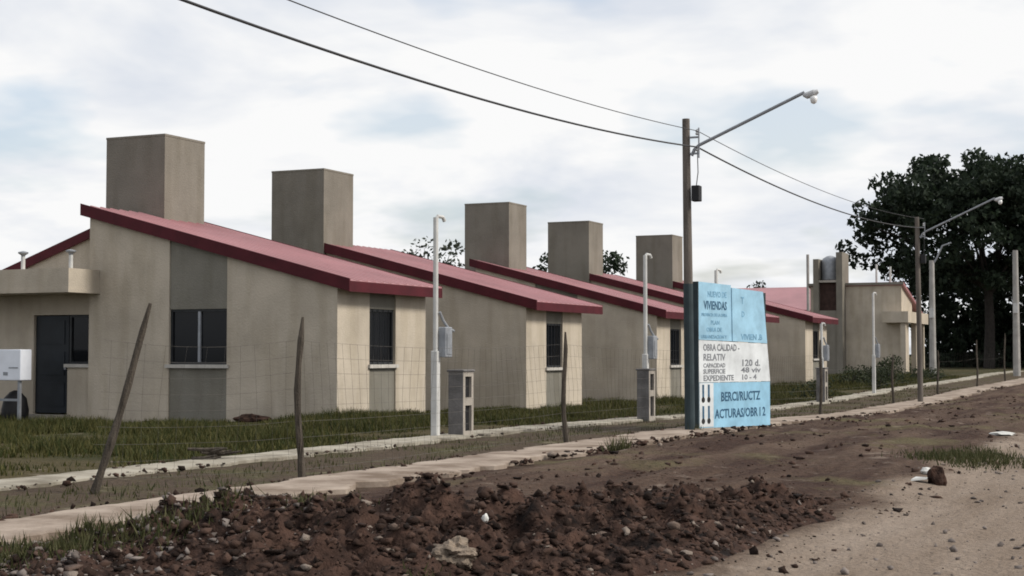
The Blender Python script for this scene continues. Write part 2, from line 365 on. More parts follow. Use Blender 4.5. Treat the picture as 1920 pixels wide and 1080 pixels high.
def ribbed_roof(x0, x1, y0, y1, za, zb, th, pitch=0.33):
    """sheet sloping from (x0, za) to (x1, zb); ribs run down the slope"""
    mb = MB(); prof = []; n = max(1, round((y1 - y0) / pitch)); s = (y1 - y0) / n
    for i in range(n):
        c = y0 + i * s; prof += [(c, 0.022), (c + 0.03, 0.022), (c + 0.05, 0), (c + s - 0.05, 0), (c + s - 0.03, 0.022)]
    prof.append((y1, 0.022))
    k = len(prof)
    for x, z in ((x0, za), (x1, zb)):
        mb.v += [(x, y, z + th + h) for y, h in prof] + [(x, y, z + th - 0.012) for y, h in prof]
    for i in range(k - 1):
        mb.f += [(i, i + 1, 2 * k + i + 1, 2 * k + i), (k + i, 3 * k + i, 3 * k + i + 1, k + i + 1), (i, k + i, k + i + 1, i + 1), (2 * k + i, 2 * k + i + 1, 3 * k + i + 1, 3 * k + i)]
    mb.f += [(0, 2 * k, 3 * k, k), (k - 1, 2 * k - 1, 4 * k - 1, 3 * k - 1)]
    return mb
def tower(parent, x0, x1, y0, y1, z0, z1):
    t = MB().box(x0, x1, y0, y1, z0, z1).build('tank_tower', 'tower', parent)
    c = MB(); e = 0.008
    c.box(x0 - e, x1 + e, y0 - e, y1 + e, z1 + 0.001, z1 + 0.05); c.build('coping', 'tower', t)
def house(label, X, Y, tw, kind, rover, rear=True):
    zb0 = base_z(Y); h = thing('house', label, 'house', (X, Y, zb0), group='row of matching houses with red roofs')
    zb = -0.45; T = 0.18
    fg = lambda u, n, z: (u, -n, z)            # near gable: u = x, outward = -y
    ff = lambda u, n, z: (n, u, z)             # front: u = y, outward = +x
    g = MB()
    def col(mb, a, b, z0=None, z1=None, y0=0.0, y1=T):
        lo = zb if z0 is None else z0
        mb.xz([(a, lo), (b, lo), (b, zu(b) if z1 is None else z1), (a, zu(a) if z1 is None else z1)], y0, y1)
    if kind == 'A':
        col(g, -6.25, -4.12); g.build('gable_wall', 'wall', h); g = MB(); col(g, -2.65, 0.0); g.build('gable_wall', 'wall', h)
        for q0, q1 in ((None, 1.03), (2.26, None)): s = MB(); col(s, -4.12, -2.65, q0, q1, 0.03, T); s.build('painted_panel', 'strip', h, label='taupe painted panel framing the side window')
        window(h, fg, -4.12, -2.65, 1.105, 2.26, 2)
    else:
        col(g, -6.25, 0.0); g.build('gable_wall', 'wall', h)
    g = MB(); col(g, -6.25, 0.0, None, None, HW - T, HW); g.build('gable_wall', 'wall', h)
    for q0, q1 in ((T, 1.27), (2.37, HW - T)): MB().box(-T, 0, q0, q1, zb, 2.66).build('front_wall', 'wall', h)
    for q0, q1 in ((zb, 1.03), (2.26, 2.66)): MB().box(-T, -0.03, 1.27, 2.37, q0, q1).build('painted_panel', 'strip', h, label='taupe painted panel framing the front window')
    window(h, ff, 1.27, 2.37, 1.105, 2.26, 1, True)
    # recessed side bay past the front room
    b = MB().box(-6.1, -0.95, HW, HW + 1.25, zb, 2.50); b.build('side_bay', 'wall', h)
    b = MB().box(-6.1, -0.85, HW + 0.001, HW + 1.3, 2.501, 2.60); b.build('bay_slab', 'conc', h)
    MB().xz([(-6.25, zb), (-6.07, zb), (-6.07, zu(-6.07)), (-6.25, zu(-6.25))], T, HW - T).build('rear_wall', 'wall', h)
    # roof with fascia boards
    x0, x1, y0, y1 = -6.43, 0.34, -0.11, HW + rover
    rf = ribbed_roof(x0, x1, y0 + 0.03, y1 - 0.03, zu(x0), zu(x1), 0.21).build('roof', 'roof', h)
    for a, b in ((y0, y0 + 0.03), (y1 - 0.03, y1)):
        MB().xz([(x0, zu(x0) - 0.01), (x1, zu(x1) - 0.01), (x1, zu(x1) + 0.245), (x0, zu(x0) + 0.245)], a, b).build('fascia', 'fascia', rf)
    MB().box(x1 - 0.03, x1 - 0.001, y0 + 0.031, y1 - 0.031, zu(x1) - 0.012, zu(x1) + 0.205).build('fascia', 'fascia', rf)
    MB().box(x0 + 0.001, x0 + 0.03, y0 + 0.031, y1 - 0.031, zu(x0) - 0.012, zu(x0) + 0.195).build('fascia', 'fascia', rf)
    MB().xz([(0.0, zu(0)+0.004), (x1 - 0.031, zu(x1 - 0.031)+0.004), (x1 - 0.031, zu(x1 - 0.031) + 0.02), (0.0, zu(0) + 0.02)], y0 + 0.031, y1 - 0.031).build('soffit', 'fascia', rf)
    tower(h, *tw, 1.5, 6.27 - zb0)
    if rear:
        zr = lambda x: 3.86 + 0.34 * (x + 6.25)
        a0, a1 = 0.12, 0.30
        if kind == 'A':
            q = MB().xz([(-9.4, zb), (-7.89, zb), (-7.89, zr(-7.89)), (-9.4, zr(-9.4))], a0, a1)
            q.xz([(-7.89, 2.18), (-6.251, 2.18), (-6.251, zr(-6.251)), (-7.89, zr(-7.89))], a0, a1).box(-6.93, -6.251, a0, a1, zb, 1.03)
            q.build('rear_wing_wall', 'wall', h)
            MB().box(-7.95, -6.85, -0.15, a0 - 0.002, zb, 0.0).build('doorstep', 'conc', h)
            d = MB().box(-7.87, -6.95, a0 + 0.06, a0 + 0.11, 0.03, 2.16).build('door', 'door', h)
            for zc in (0.18, 0.86, 1.54):
                MB().box(-7.76, -7.06, a0 + 0.045, a0 + 0.058, zc, zc + 0.52).build('door_panel', 'door', d)
            MB().box(-7.03, -6.98, a0 + 0.0, a0 + 0.058, 0.98, 1.10).build('handle', 'galv', d)
            fr = lambda u, n, z: (u, a0 - n, z)
            window(h, fr, -6.93, -6.27, 1.105, 2.18, 1, False)
            # canopy over the door: slab with upstand
            c = MB().box(-9.6, -5.97, -0.98, -0.003, 2.70, 3.13).box(-9.6, -6.26, -0.004, a0 - 0.002, 2.71, 3.12).build('door_canopy', 'wall', h)
            MB().box(-9.62, -5.955, -1.0, -0.004, 2.62, 2.699).build('drip_edge', 'wall', c)
            for vx in (-7.45, -6.14):
                v = MB().tube([(vx, -0.72, 3.1), (vx, -0.72, 3.42)], 0.045, 10).build('vent_pipe', 'white', h)
                MB().lathe([(0.03, 0), (0.05, 0.05), (0.11, 0.09), (0.11, 0.115), (0.02, 0.14)], (vx, -0.72, 3.40), 12).build('vent_cap', 'galv', v)
        else:
            MB().xz([(-9.4, zb), (-6.251, zb), (-6.251, zr(-6.251)), (-9.4, zr(-9.4))], a0, a1).build('rear_wing_wall', 'wall', h)
        MB().xz([(-9.4, zb), (-6.251, zb), (-6.251, zr(-6.251)), (-9.4, zr(-9.4))], HW - 0.3, HW - 0.12).build('rear_wing_wall', 'wall', h)
        MB().box(-9.4, -9.22, 0.301, HW - 0.301, zb, zr(-9.4)).build('rear_wall', 'wall', h)
        r = MB().xz([(-9.75, zr(-9.75) + 0.005), (-6.29, zr(-6.29) + 0.005), (-6.29, zr(-6.29) + 0.18), (-9.75, zr(-9.75) + 0.18)], a0 - 0.05, HW - 0.05).build('rear_roof', 'roof', h)
        MB().xz([(-9.76, zr(-9.76) - 0.005), (-6.252, zr(-6.252) - 0.005), (-6.252, zr(-6.252) + 0.20), (-9.76, zr(-9.76) + 0.20)], a0 - 0.08, a0 - 0.051).build('fascia', 'fascia', r)
    return h
house('cream house with a canopied side door and a two-pane side window', -15.85, 25.98, (-7.45, -5.78, 1.95, 3.45), 'A', 0.15)
house('cream house with blank side wall, directly behind the house with the canopied door', -15.85, 35.11, (-7.6, -5.93, -0.14, 1.4), 'B', 0.72)
house('cream house with a taupe strip on its side wall, third along the row', -15.7, 44.6, (-7.0, -5.37, 0.7, 2.1), 'A', 0.15)
house('cream house mostly hidden behind the blue and white works sign', -15.6, 53.1, (-7.4, -5.72, -0.14, 1.3), 'B', 0.72)
house('cream house with blank side wall, just past the works sign', -15.05, 60.75, (-7.2, -5.58, -0.14, 1.2), 'B', 0.72)

# last house of the row, turned: high wall towards the others, open tank tower
h = thing('house', 'cream house with an open tank tower and a flat porch canopy', 'house', (-15.5, 84.0, 0.25))
MB().yz([(0, -0.5), (0.2, -0.5), (0.2, 4.75), (0, 4.8)], -5.0, 0).build('side_wall', 'wall', h)
MB().yz([(0.201, -0.5), (6.0, -0.5), (6.0, 3.2), (0.201, 4.72)], -0.9, -0.7).build('front_wall', 'wall', h)
MB().yz([(0.201, 2.9), (3.2, 2.9), (3.2, 3.94), (0.201, 4.72)], -0.69, -0.01).build('front_gable', 'wall', h)
MB().yz([(0.201, -0.5), (6.0, -0.5), (6.0, 3.2), (0.201, 4.72)], -5.0, -4.8).build('rear_wall', 'wall', h)
MB().box(-4.79, -0.91, 5.8, 6.0, -0.5, 3.2).build('side_wall', 'wall', h)
rf = MB().yz([(-0.12, 4.82), (6.4, 3.12), (6.4, 3.28), (-0.12, 4.98)], -5.1, 0.15).build('roof', 'roof', h)
MB().box(-5.1, 0.15, -0.16, -0.121, 4.84, 4.97).build('fascia', 'strip', rf)
for a, b in ((0.5, 1.5), (3.0, 4.2)):
    d = MB().box(-0.698, -0.67, a, b, 0.1 if a < 1 else 0.9, 2.2).build('door' if a < 1 else 'window', 'frame', h)
    MB().box(-0.669, -0.655, a + 0.08, b - 0.08, 0.2 if a < 1 else 1.0, 2.1).build('pane', 'glass', d)
for yy in (-0.95, 2.2, 4.6):
    MB().box(0.1, 0.38, yy, yy + 0.28, -0.5, 2.75).build('porch_column', 'wall', h)
MB().box(-0.85, 0.55, -1.1, -0.001, 2.751, 3.35).box(0.001, 0.55, -0.002, 5.2, 2.751, 3.35).build('porch_canopy', 'wall', h)
t = thing('tank_tower', 'tall open masonry tower holding a grey water tank behind a red roof', 'tower', (-20.15, 83.2, 0.25))
MB().box(0.0, 0.3, 0, 1.6, -0.5, 6.3).build('pier', 'tower', t)
MB().box(1.28, 1.62, -0.02, 1.6, -0.5, 6.65).build('pier', 'tower', t)
MB().box(0.301, 1.279, 0.05, 1.6, -0.5, 3.45).build('lower_wall', 'tower', t)
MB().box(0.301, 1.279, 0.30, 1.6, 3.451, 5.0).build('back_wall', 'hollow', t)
MB().box(0.301, 1.279, 0.05, 1.6, 5.001, 5.12).build('slab', 'conc', t)
MB().lathe([(0.45, 0), (0.48, 0.1), (0.48, 1.0), (0.42, 1.22), (0.2, 1.36), (0.05, 1.4)], (0.79, 0.75, 5.121), 20).build('water_tank', 'galv', t, smooth=True)
for px, ht in ((-16.15, 5.35), (-16.9, 5.5)):
    tag(MB().tube([(px, 84.35, 4.9), (px, 84.35, ht + 0.75)], 0.06, 8).build('vent_pipe', 'white'), 'white vent pipe rising from the roof with the tank tower', 'pipe', 'vent pipes on the last roof')
# gabled house farther back, its red slope towards the row
h = thing('house', 'house with a red gabled roof behind the open tank tower', 'house', (-24.3, 99.0, 0.3))
MB().yz([(0, -0.5), (8, -0.5), (8, 3.9), (4, 5.4), (0, 3.9)], -9, 0).build('walls', 'wall', h)
for s, n in ((0, 'roof'), (1, 'roof')):
    pts = [(-0.5, 3.74), (4.0, 5.43), (4.0, 5.6), (-0.5, 3.91)] if s == 0 else [(4.001, 5.43), (8.5, 3.74), (8.5, 3.91), (4.001, 5.6)]
    MB().yz(pts, -9.4, 0.35).build(n, 'roof', h)
fr = lambda u, n, z: (n + 0.02, u, z)
d = MB().box(0.001, 0.05, 1.4, 2.6, 1.1, 2.3).build('window', 'frame', h); MB().box(0.051, 0.06, 1.48, 2.52, 1.18, 2.22).build('pane', 'glass', d)

# ------------------------------------------------------------------ meter posts and pillars
def meter_post(x, y, ht, label):
    z = base_z(y); t = thing('meter_post', label, 'post', (x, y, z))
    MB().box(-0.055, 0.055, -0.055, 0.055, -0.3, 1.35).build('concrete_foot', 'white', t, bevel=0.008)
    MB().tube([(-0.0, 0, 1.34), (0, 0, ht)], 0.04, 10).tube([(0, 0, ht - 0.03), (0.02, 0.03, ht + 0.02), (0.06, 0.12, ht + 0.01), (0.07, 0.16, ht - 0.05)], 0.03, 8).build('service_pipe', 'white', t)
    b = MB().box(0.03, 0.17, 0.02, 0.24, 1.25, 1.72).build('meter_box', 'galv', t, bevel=0.012)
    MB().box(0.171, 0.18, 0.05, 0.21, 1.30, 1.62).build('box_door', 'galv', b)
    MB().tube([(0.06, 0.02, 1.95), (0.08, 0.10, 1.82), (0.12, 0.2, 1.70), (0.14, 0.34, 1.66)], 0.022, 8).build('conduit', 'galv', t)
def meter_pillar(x, y, label, dz=0):
    z = base_z(y) + dz; t = thing('meter_pillar', label, 'pillar', (x, y, z))
    MB().box(-0.26, -0.06, 0, 0.36, -0.3, 1.02).box(-0.059, 0, 0, 0.07, -0.3, 1.02).box(-0.059, 0, 0.29, 0.36, -0.3, 1.02).box(-0.059, 0, 0.071, 0.289, -0.3, 0.10).box(-0.059, 0, 0.071, 0.289, 0.50, 0.62).box(-0.059, 0, 0.071, 0.289, 0.95, 1.02).build('pillar_body', 'conc', t)
    MB().box(-0.285, 0.02, -0.02, 0.38, 1.021, 1.06).build('pillar_cap', 'concdark', t, bevel=0.01)
    MB().box(-0.058, -0.045, 0.075, 0.285, 0.11, 0.49).build('niche', 'black', t)
    MB().box(-0.058, -0.045, 0.075, 0.285, 0.63, 0.945).build('niche', 'black', t)
    MB().box(-0.255, -0.002, -0.012, -0.001, -0.3, 1.015).build('dark_side', 'concdark', t)  # thin slab, darker than the body, on the near side
meter_post(-10.95, 20.85, 3.42, 'white meter post with hooked top in front of the canopied-door house')
meter_pillar(-10.62, 21.15, 'grey meter pillar beside the white post with hooked top')
meter_post(-10.45, 29.0, 3.35, 'white meter post in front of the blank-walled second house')
meter_pillar(-10.34, 28.9, 'dark meter pillar in front of the third house window')
meter_post(-10.6, 34.3, 3.40, 'thin grey meter post rising behind the works sign')
meter_post(-10.6, 44.75, 2.35, 'short meter post before the house just past the works sign')
meter_pillar(-10.45, 44.5, 'dark meter pillar before the house just past the works sign')
meter_post(-10.6, 52.3, 3.45, 'slim meter post beside the dark bushes')
# thin mast behind the houses
tag(MB().tube([(-27, 78, -0.2), (-27, 78, 7.7)], 0.10, 8).build('mast', 'polegrey'), 'thin grey mast rising behind the roofs between two tank towers', 'mast')
tag(MB().tube([(-22.6, 92, -0.2), (-22.6, 92, 7.4)], 0.09, 8).build('mast', 'polegrey'), 'thin mast beside the open tank tower', 'mast')

# ------------------------------------------------------------------ street poles
def lamp_arm(parent, z0, dx, dy, dz):
    a = MB().tube([(0.05, 0, z0), (0.10, 0.0, z0 + 0.10), (0.18, 0, z0 + 0.17), (dx, dy, z0 + dz)], 0.028, 8).build('lamp_arm', 'galv', parent)
    d = Vector((dx - 0.18, dy, dz - 0.17)).normalized()
    p = Vector((dx, dy, z0 + dz))
    hd = MB().tube([p + d * -0.02 + Vector((0, 0, -0.03)), p + d * 0.04 + Vector((0, 0, -0.07)), p + d * 0.17 + Vector((0, 0, -0.09)), p + d * 0.24 + Vector((0, 0, -0.09))], [0.03, 0.055, 0.06, 0.03], 10).build('lamp_head', 'lamp', a)
    MB().lathe([(0.03, 0), (0.06, -0.03), (0.06, -0.07), (0.045, -0.12), (0.01, -0.14)], tuple(p + d * 0.16 + Vector((0, 0, -0.12))), 12).build('lamp_bowl', 'bowl', a, smooth=True)
def street_pole(x, y, label, ht=5.2, m='polewood', arm=(1.95, 0.0, 0.92), box=True):
    p = thing('street_lamp', label, 'street lamp', (x, y, base_z(y)))
    MB().tube([(0, 0, -0.3), (-0.02, 0, ht * 0.5), (-0.045, 0, ht)], [0.082, 0.075, 0.062], 14).build('pole', m, p, smooth=False)
    lamp_arm(p, ht - 0.62, *arm)
    br = MB().box(0.02, 0.17, -0.015, 0.015, ht - 0.33, ht - 0.30).box(0.02, 0.17, -0.015, 0.015, ht - 0.60, ht - 0.57).box(0.17, 0.185, -0.02, 0.02, ht - 0.66, ht - 0.16).build('rack', 'galv', p)
    for zc in (ht - 0.28, ht - 0.55):
        MB().lathe([(0.02, 0), (0.035, 0.02), (0.022, 0.045), (0.035, 0.07), (0.012, 0.10)], (0.15, 0, zc), 10).build('insulator', 'lamp', p)
    if box:
        MB().box(0.065, 0.20, -0.08, 0.08, ht - 1.38, ht - 1.12).build('junction_box', 'black', p, bevel=0.01)
        MB().tube([(0.15, 0, ht - 0.5), (0.16, 0, ht - 0.9), (0.13, 0, ht - 1.12)], 0.008, 6).build('drop_cable', 'cable', p)
    return p
P1 = street_pole(-7.87, 23.98, 'weathered pole with black junction box and lamp arm beside the works sign')
MB().tube([(0, 0, -0.2), (-0.0215, 0, 2.46)], [0.0855, 0.0785], 14).build('dark_band', 'sback', P1, label='dark blue-green lower part of the pole')  # dark blue-green sleeve around the lower part of the pole
street_pole(-7.9, 45.65, 'distant weathered pole with lamp arm against the big dark tree', 5.5, arm=(2.15, 0.2, 1.1))
street_pole(-7.9, 0.2, 'weathered pole with lamp arm at the near end of the overhead wires')
def concrete_pole(x, y, ht, label, bend):
    p = thing('utility_pole', label, 'utility pole', (x, y, base_z(y)))
    MB().tube([(0, 0, -0.3), (0, 0, ht)], [0.19, 0.13], 12).build('pole', 'polegrey', p)
    MB().box(-0.12, 0.12, -0.26, -0.16, ht * 0.5, ht * 0.5 + 0.5).build('pole_box', 'white', p)
    if bend: MB().tube([(0, 0, ht - 0.3), (0.25, 0, ht + 0.1), (0.55, 0, ht + 0.75), (1.0, 0, ht + 0.9)], 0.045, 8).build('bracket_arm', 'galv', p)
concrete_pole(-13.4, 81.2, 6.0, 'pale concrete pole with a bent bracket beside the porch', True)
concrete_pole(-9.2, 81.0, 6.4, 'pale concrete pole standing alone at the end of the sidewalk', False)
def span(a, b, sag, r, label):
    a, b = Vector(a), Vector(b); pts = []
    for i in range(33):
        t = i / 32; p = a.lerp(b, t); p.z -= sag * 4 * t * (1 - t); pts.append(p)
    tag(MB().tube(pts, r, 6).build('overhead_wire', 'cable'), label, 'wire', 'overhead wires between the street poles')
for zc, sag, r, w in ((4.72, 0.50, 0.014, 'lower thick'), (4.99, 0.42, 0.0065, 'upper thin')):
    span((-7.72, 0.2, zc), (-7.72, 23.98, zc), sag, r, w + ' overhead wire sagging above the nearer roofs')
    span((-7.72, 23.98, zc), (-7.75, 45.65, zc + 0.3), sag * 0.62, r, w + ' overhead wire running on to the distant street pole')

# ------------------------------------------------------------------ works sign
ang = math.atan2(2.45, 0.6)
sg = thing('works_sign', 'tall blue and white works sign board beside the street pole', 'sign', (-7.93, 24.55, base_z(24.6) + 0.03), ang)
def sheet(name, pts, m, y0=-0.03, y1=0.0): return MB().xz(pts, y0, y1).build(name, m, sg)
edge = lambda z: 2.44 - 0.26 * max(0, (z - 0.82)) / 1.65   # right edge leans in towards the top
sheet('upper_sheet', [(0, 1.52), (1.10, 1.50), (1.08, 2.475), (0, 2.50)], 'sblue')
sheet('upper_sheet', [(1.112, 1.50), (edge(1.5), 1.47), (edge(2.4), 2.395), (1.092, 2.43)], 'sblue', -0.042, -0.008)
sheet('middle_sheet', [(0, 0.80), (edge(0.8), 0.79), (edge(1.46), 1.462), (0, 1.512)], 'swhite', -0.036, -0.004)
sheet('lower_sheet', [(0.0, 0.03), (2.44, 0.0), (2.44, 0.782), (0, 0.792)], 'sblue2', -0.03, 0.0)
sheet('mark_column', [(0.02, 0.05), (0.47, 0.045), (0.47, 0.785), (0.02, 0.788)], 'swhite', -0.036, -0.031)
for x in (0.03, 1.2, 2.3): MB().box(x, x + 0.07, 0.005, 0.075, -0.4, 2.38 if x > 0.5 else 2.5).build('sign_post', 'sback', sg)
for z in (0.3, 1.3, 2.2): MB().box(0.02, 2.1, 0.0755, 0.12, z, z + 0.06).build('sign_rail', 'sback', sg)
MB().box(-0.025, -0.001, -0.04, 0.06, 0.02, 2.5).build('edge_strip', 'sback', sg)
def text(s, x, z, size, m, yy, sx=1.0, width=None):
    cu = bpy.data.curves.new('lettering', 'FONT'); cu.body = s; cu.size = size; cu.extrude = 0.0008; cu.resolution_u = 2
    cu.offset = size * 0.022
    o = bpy.data.objects.new('tmp', cu); COL.objects.link(o); bpy.context.view_layer.update()
    me = bpy.data.meshes.new_from_object(o.evaluated_get(bpy.context.evaluated_depsgraph_get()))
    COL.objects.unlink(o); bpy.data.objects.remove(o)
    me.materials.clear(); me.materials.append(M[m])
    if width:
        w = max(v.co.x for v in me.vertices) - min(v.co.x for v in me.vertices); sx = width / w
    ob = bpy.data.objects.new('lettering', me); COL.objects.link(ob); ob.parent = sg
    ob.location = (x, yy, z); ob.rotation_euler = (R(90), 0, 0); ob.scale = (sx, 1, 1)
text('NUEVO DE', 0.30, 2.25, 0.14, 'spale', -0.0325, width=0.62)
text('VIVIENDAS', 0.18, 2.04, 0.20, 'sink', -0.0325, width=0.76)
text('PROVINCIA DE LA OBRA', 0.10, 1.92, 0.075, 'spale', -0.0325, width=0.84)
text('PLAN', 0.40, 1.78, 0.10, 'spale', -0.0325, width=0.28)
text('OBRA DE', 0.26, 1.66, 0.10, 'spale', -0.0325, width=0.5)
text('URBANIZACION Y', 0.08, 1.545, 0.08, 'spale', -0.0325, width=0.85)
text('T', 1.40, 2.16, 0.17, 'spale', -0.0445)
text('D', 1.42, 1.93, 0.14, 'spale', -0.0445)
text('VIVIEN .B', 1.40, 1.53, 0.14, 'spale', -0.0445, width=0.75)
text('OBRA CALIDAD -', 0.14, 1.335, 0.16, 'sgrey', -0.0385, width=1.20)
text('RELATIV', 0.14, 1.17, 0.16, 'sgrey', -0.0385, width=0.72)
text('CAPACIDAD', 0.14, 1.05, 0.10, 'sgrey', -0.0385, width=0.72)
text('SUPERFICIE', 0.14, 0.945, 0.11, 'sgrey', -0.0385, width=0.72)
text('EXPEDIENTE', 0.14, 0.825, 0.13, 'sgrey', -0.0385, width=1.0)
text('120 d.', 1.40, 1.07, 0.16, 'sgrey', -0.0385, width=0.62)
text('48 viv', 1.40, 0.955, 0.13, 'sgrey', -0.0385, width=0.70)
text('10 - 4', 1.40, 0.83, 0.13, 'sgrey', -0.0385, width=0.5)
text('BERCI/RUCTZ', 0.72, 0.47, 0.22, 'sink', -0.0325, width=1.35)
text('ACTURAS/OBR I 2', 0.52, 0.18, 0.22, 'sink', -0.0325, width=1.75)
for z0 in (0.45, 0.09):
    for u in (0.13, 0.31):
        MB().box(u - 0.025, u + 0.035, -0.0385, -0.037, z0 + 0.10, z0 + 0.31).build('mark', 'sink', sg)
        MB().xz([(u + 0.005 + 0.055 * math.cos(a * math.pi / 6), z0 + 0.055 + 0.05 * math.sin(a * math.pi / 6)) for a in range(12)], -0.0386, -0.0371).build('mark', 'black', sg)

# ------------------------------------------------------------------ wire fence along the sidewalk
fence = thing('wire_fence', 'sagging wire mesh fence on rough wooden stakes along the sidewalk', 'fence', (-8.5, 13.1, 0))
FX, FY = -8.5, 13.1
posts = [(-9.6, 11.3, 1.78, 0.5, 0.25), (-8.5, 13.2, 1.68, 0.0, 0.03), (-8.5, 20.25, 1.62, -0.02, -0.07), (-8.5, 28.2, 0.0, 0, 0), (-8.5, 35.75, 1.8, 0.0, 0.05), (-8.5, 44.6, 1.45, 0, 0.02), (-8.5, 52.5, 1.5, 0, 0), (-8.5, 61.7, 1.85, 0, 0.05), (-8.5, 70.3, 2.15, 0, 0.1)]
for (x, y, ht, lx, ly) in posts:
    if ht <= 0: continue
    pts, rad = [], []
    for i in range(9):
        t = i / 8; pts.append((x - FX + lx * t + 0.018 * math.sin(t * 7 + y), y - FY + ly * t + 0.03 * math.sin(t * 5 + y * 2), base_z(y) - 0.3 * (1 - t) + (ht) * t * 1.0)); rad.append((0.042 - 0.012 * t) * (1 + 0.15 * math.sin(t * 23 + y)))
    rad[-1] *= 0.5
    MB().tube(pts, rad, 8).build('post', 'wood', fence)
for (xa, ya, ha, _, la), (xb, yb, hb, _, lb) in zip(posts, posts[1:]):
    ha, hb = ha or 1.55, hb or 1.55
    mb = MB(); wz = np.arange(0.12, 1.45, 0.165); L_ = yb - ya
    far = ya > 30
    def P(t, h): return (xa + (xb - xa) * t - FX - 0.035 + 0.05 * math.sin(t * 9 + h * 2), ya - FY + L_ * t + la * (1 - t) * h / 1.6 + lb * t * h / 1.6, base_z(ya + L_ * t) + h * (1 - 0.05 * math.sin(math.pi * t)))
    for hgt in (wz if not far else wz[::3]):
        mb.tube([P(t, hgt) for t in np.linspace(0, 1, 9)], 0.0017, 3, False)
    n = int(L_ / (0.17 if not far else 0.5))
    for i in range(n): mb.tube([P((i + 0.5) / n, hh) for hh in (0.1, 0.8, 1.44)], 0.0014, 3, False)
    mb.build('wire_mesh', 'wire', fence)

# ------------------------------------------------------------------ small things by the first house
c = thing('utility_cabinet', 'white cabinet on grey legs beside the canopied door', 'cabinet', (-23.6, 25.0, -0.2))
MB().box(-0.5, 0.62, -0.12, 0.22, 0.94, 1.60).build('cabinet_body', 'cabinet', c, bevel=0.015)
MB().box(0.30, 0.55, -0.13, -0.121, 1.20, 1.225).box(-0.12, 0.0, -0.13, -0.121, 1.05, 1.12).box(0.15, 0.27, -0.13, -0.121, 1.05, 1.12).build('vent_slots', 'galv', c)
for x in (-0.42, 0.48): MB().box(x, x + 0.06, -0.05, 0.01, 0, 0.939).build('leg', 'galv', c)
MB().box(-0.36, 0.48, -0.04, 0.0, 0.5, 0.55).build('crossbar', 'galv', c)
tag(MB().lathe([(0.20, 0), (0.27, 0.05), (0.29, 0.3), (0.24, 0.55), (0.12, 0.68), (0.03, 0.72)], (-23.55, 25.35, -0.2), 14).build('rubbish_bag', 'black', smooth=True), 'black bag under the white cabinet', 'bag')
def lump(name, loc, size, m, seed, sub=3, amp=0.35, freq=1.6, parent=None):
    bm = bmesh.new(); bmesh.ops.create_icosphere(bm, subdivisions=sub, radius=1)
    for v in bm.verts:
        k = 1 + amp * noise.fractal(v.co * freq + Vector((seed * 3.1, seed, 0)), 0.9, 2.1, 4); v.co = Vector((v.co.x * size[0], v.co.y * size[1], v.co.z * size[2])) * k
    me = bpy.data.meshes.new(name); bm.to_mesh(me); bm.free(); me.materials.append(M[m])
    o = bpy.data.objects.new(name, me); COL.objects.link(o); o.location = loc
    if parent: o.parent = parent
    return o
tag(lump('soil_heap', (-17.6, 25.6, -0.03), (0.42, 0.2, 0.12), 'soil', 3), 'dark lump of soil against the side wall of the canopied-door house', 'soil heap')
def at(px, py, z):
    u, v = (px - 960) / F, -(py - 540) / F
    rt = Vector((math.cos(PSI), math.sin(PSI), 0)); fw = Vector((-math.sin(PSI) * math.cos(PITCH), math.cos(PSI) * math.cos(PITCH), math.sin(PITCH))); up = rt.cross(fw)
    d = rt * u + up * v + fw; t = (z - CAMH) / d.z
    return Vector((0, 0, CAMH)) + d * t
def hit(px, py):
    """where the pixel's direction meets the soil mound"""
    for i in range(400):
        z = 0.8 - i * 0.0025; q = at(px, py, z)
        if bank_z(q.x, q.y) >= z: return q
    return at(px, py, 0.0)
b0 = at(400, 868, 0.0)
mb = MB()
for k in range(7):
    a = random.uniform(-0.35, 0.35); L_ = random.uniform(0.3, 0.6)
    c0 = b0 + Vector((random.uniform(-0.15, 0.15), random.uniform(-0.2, 0.2), 0.05 + 0.02 * k))
    d = Vector((math.cos(a) * 0.9, math.sin(a) + 0.4, random.uniform(-0.05, 0.12))) * L_
    mb.tube([c0 - d * 0.5, c0, c0 + d * 0.5 + Vector((0, 0, 0.03))], [0.02, 0.025, 0.01], 6)
tag(mb.build('dead_branches', 'wood'), 'dark dead branches lying at the edge of the footpath', 'branches')
p = hit(850, 1052); tag(lump('rock', (p.x, p.y, bank_z(p.x, p.y) + 0.015), (0.125, 0.11, 0.08), 'stone', 5, 4, 0.5), 'large pale rock embedded in the dark soil mound', 'rock')
p = at(1755, 912, 0.0); tag(lump('soil_clump', (p.x, p.y, gz(p.x, p.y) + 0.06), (0.09, 0.09, 0.12), 'soil', 9, 3, 0.5), 'upright dark clump of soil at the edge of the sandy road', 'soil clump')
p = at(1722, 912, 0.0); tag(MB().prism([(p.x - 0.06, p.y - 0.08, gz(p.x, p.y) + 0.01), (p.x + 0.09, p.y - 0.05, gz(p.x, p.y) + 0.03), (p.x + 0.08, p.y + 0.08, gz(p.x, p.y) + 0.02), (p.x - 0.04, p.y + 0.06, gz(p.x, p.y) + 0.025)], (0.005, 0.01, 0.02)).build('litter', 'litter'), 'crumpled white litter beside the dark soil clump', 'litter')
p = at(1736, 902, 0.0); tag(lump('litter', (p.x, p.y, gz(p.x, p.y) + 0.035), (0.05, 0.05, 0.04), 'litter', 12, 2, 0.5), 'small ball of white litter touching the dark soil clump', 'litter')
p = at(1880, 826, 0.0); tag(lump('litter', (p.x, p.y, gz(p.x, p.y) + 0.03), (0.18, 0.16, 0.035), 'litter', 15, 2, 0.3), 'flat white litter on the bare verge', 'litter')
p = hit(910, 987); tag(lump('litter', (p.x, p.y, bank_z(p.x, p.y) + 0.02), (0.018, 0.02, 0.028), 'litter', 17, 2, 0.4), 'small white scrap on the dark soil mound', 'litter')

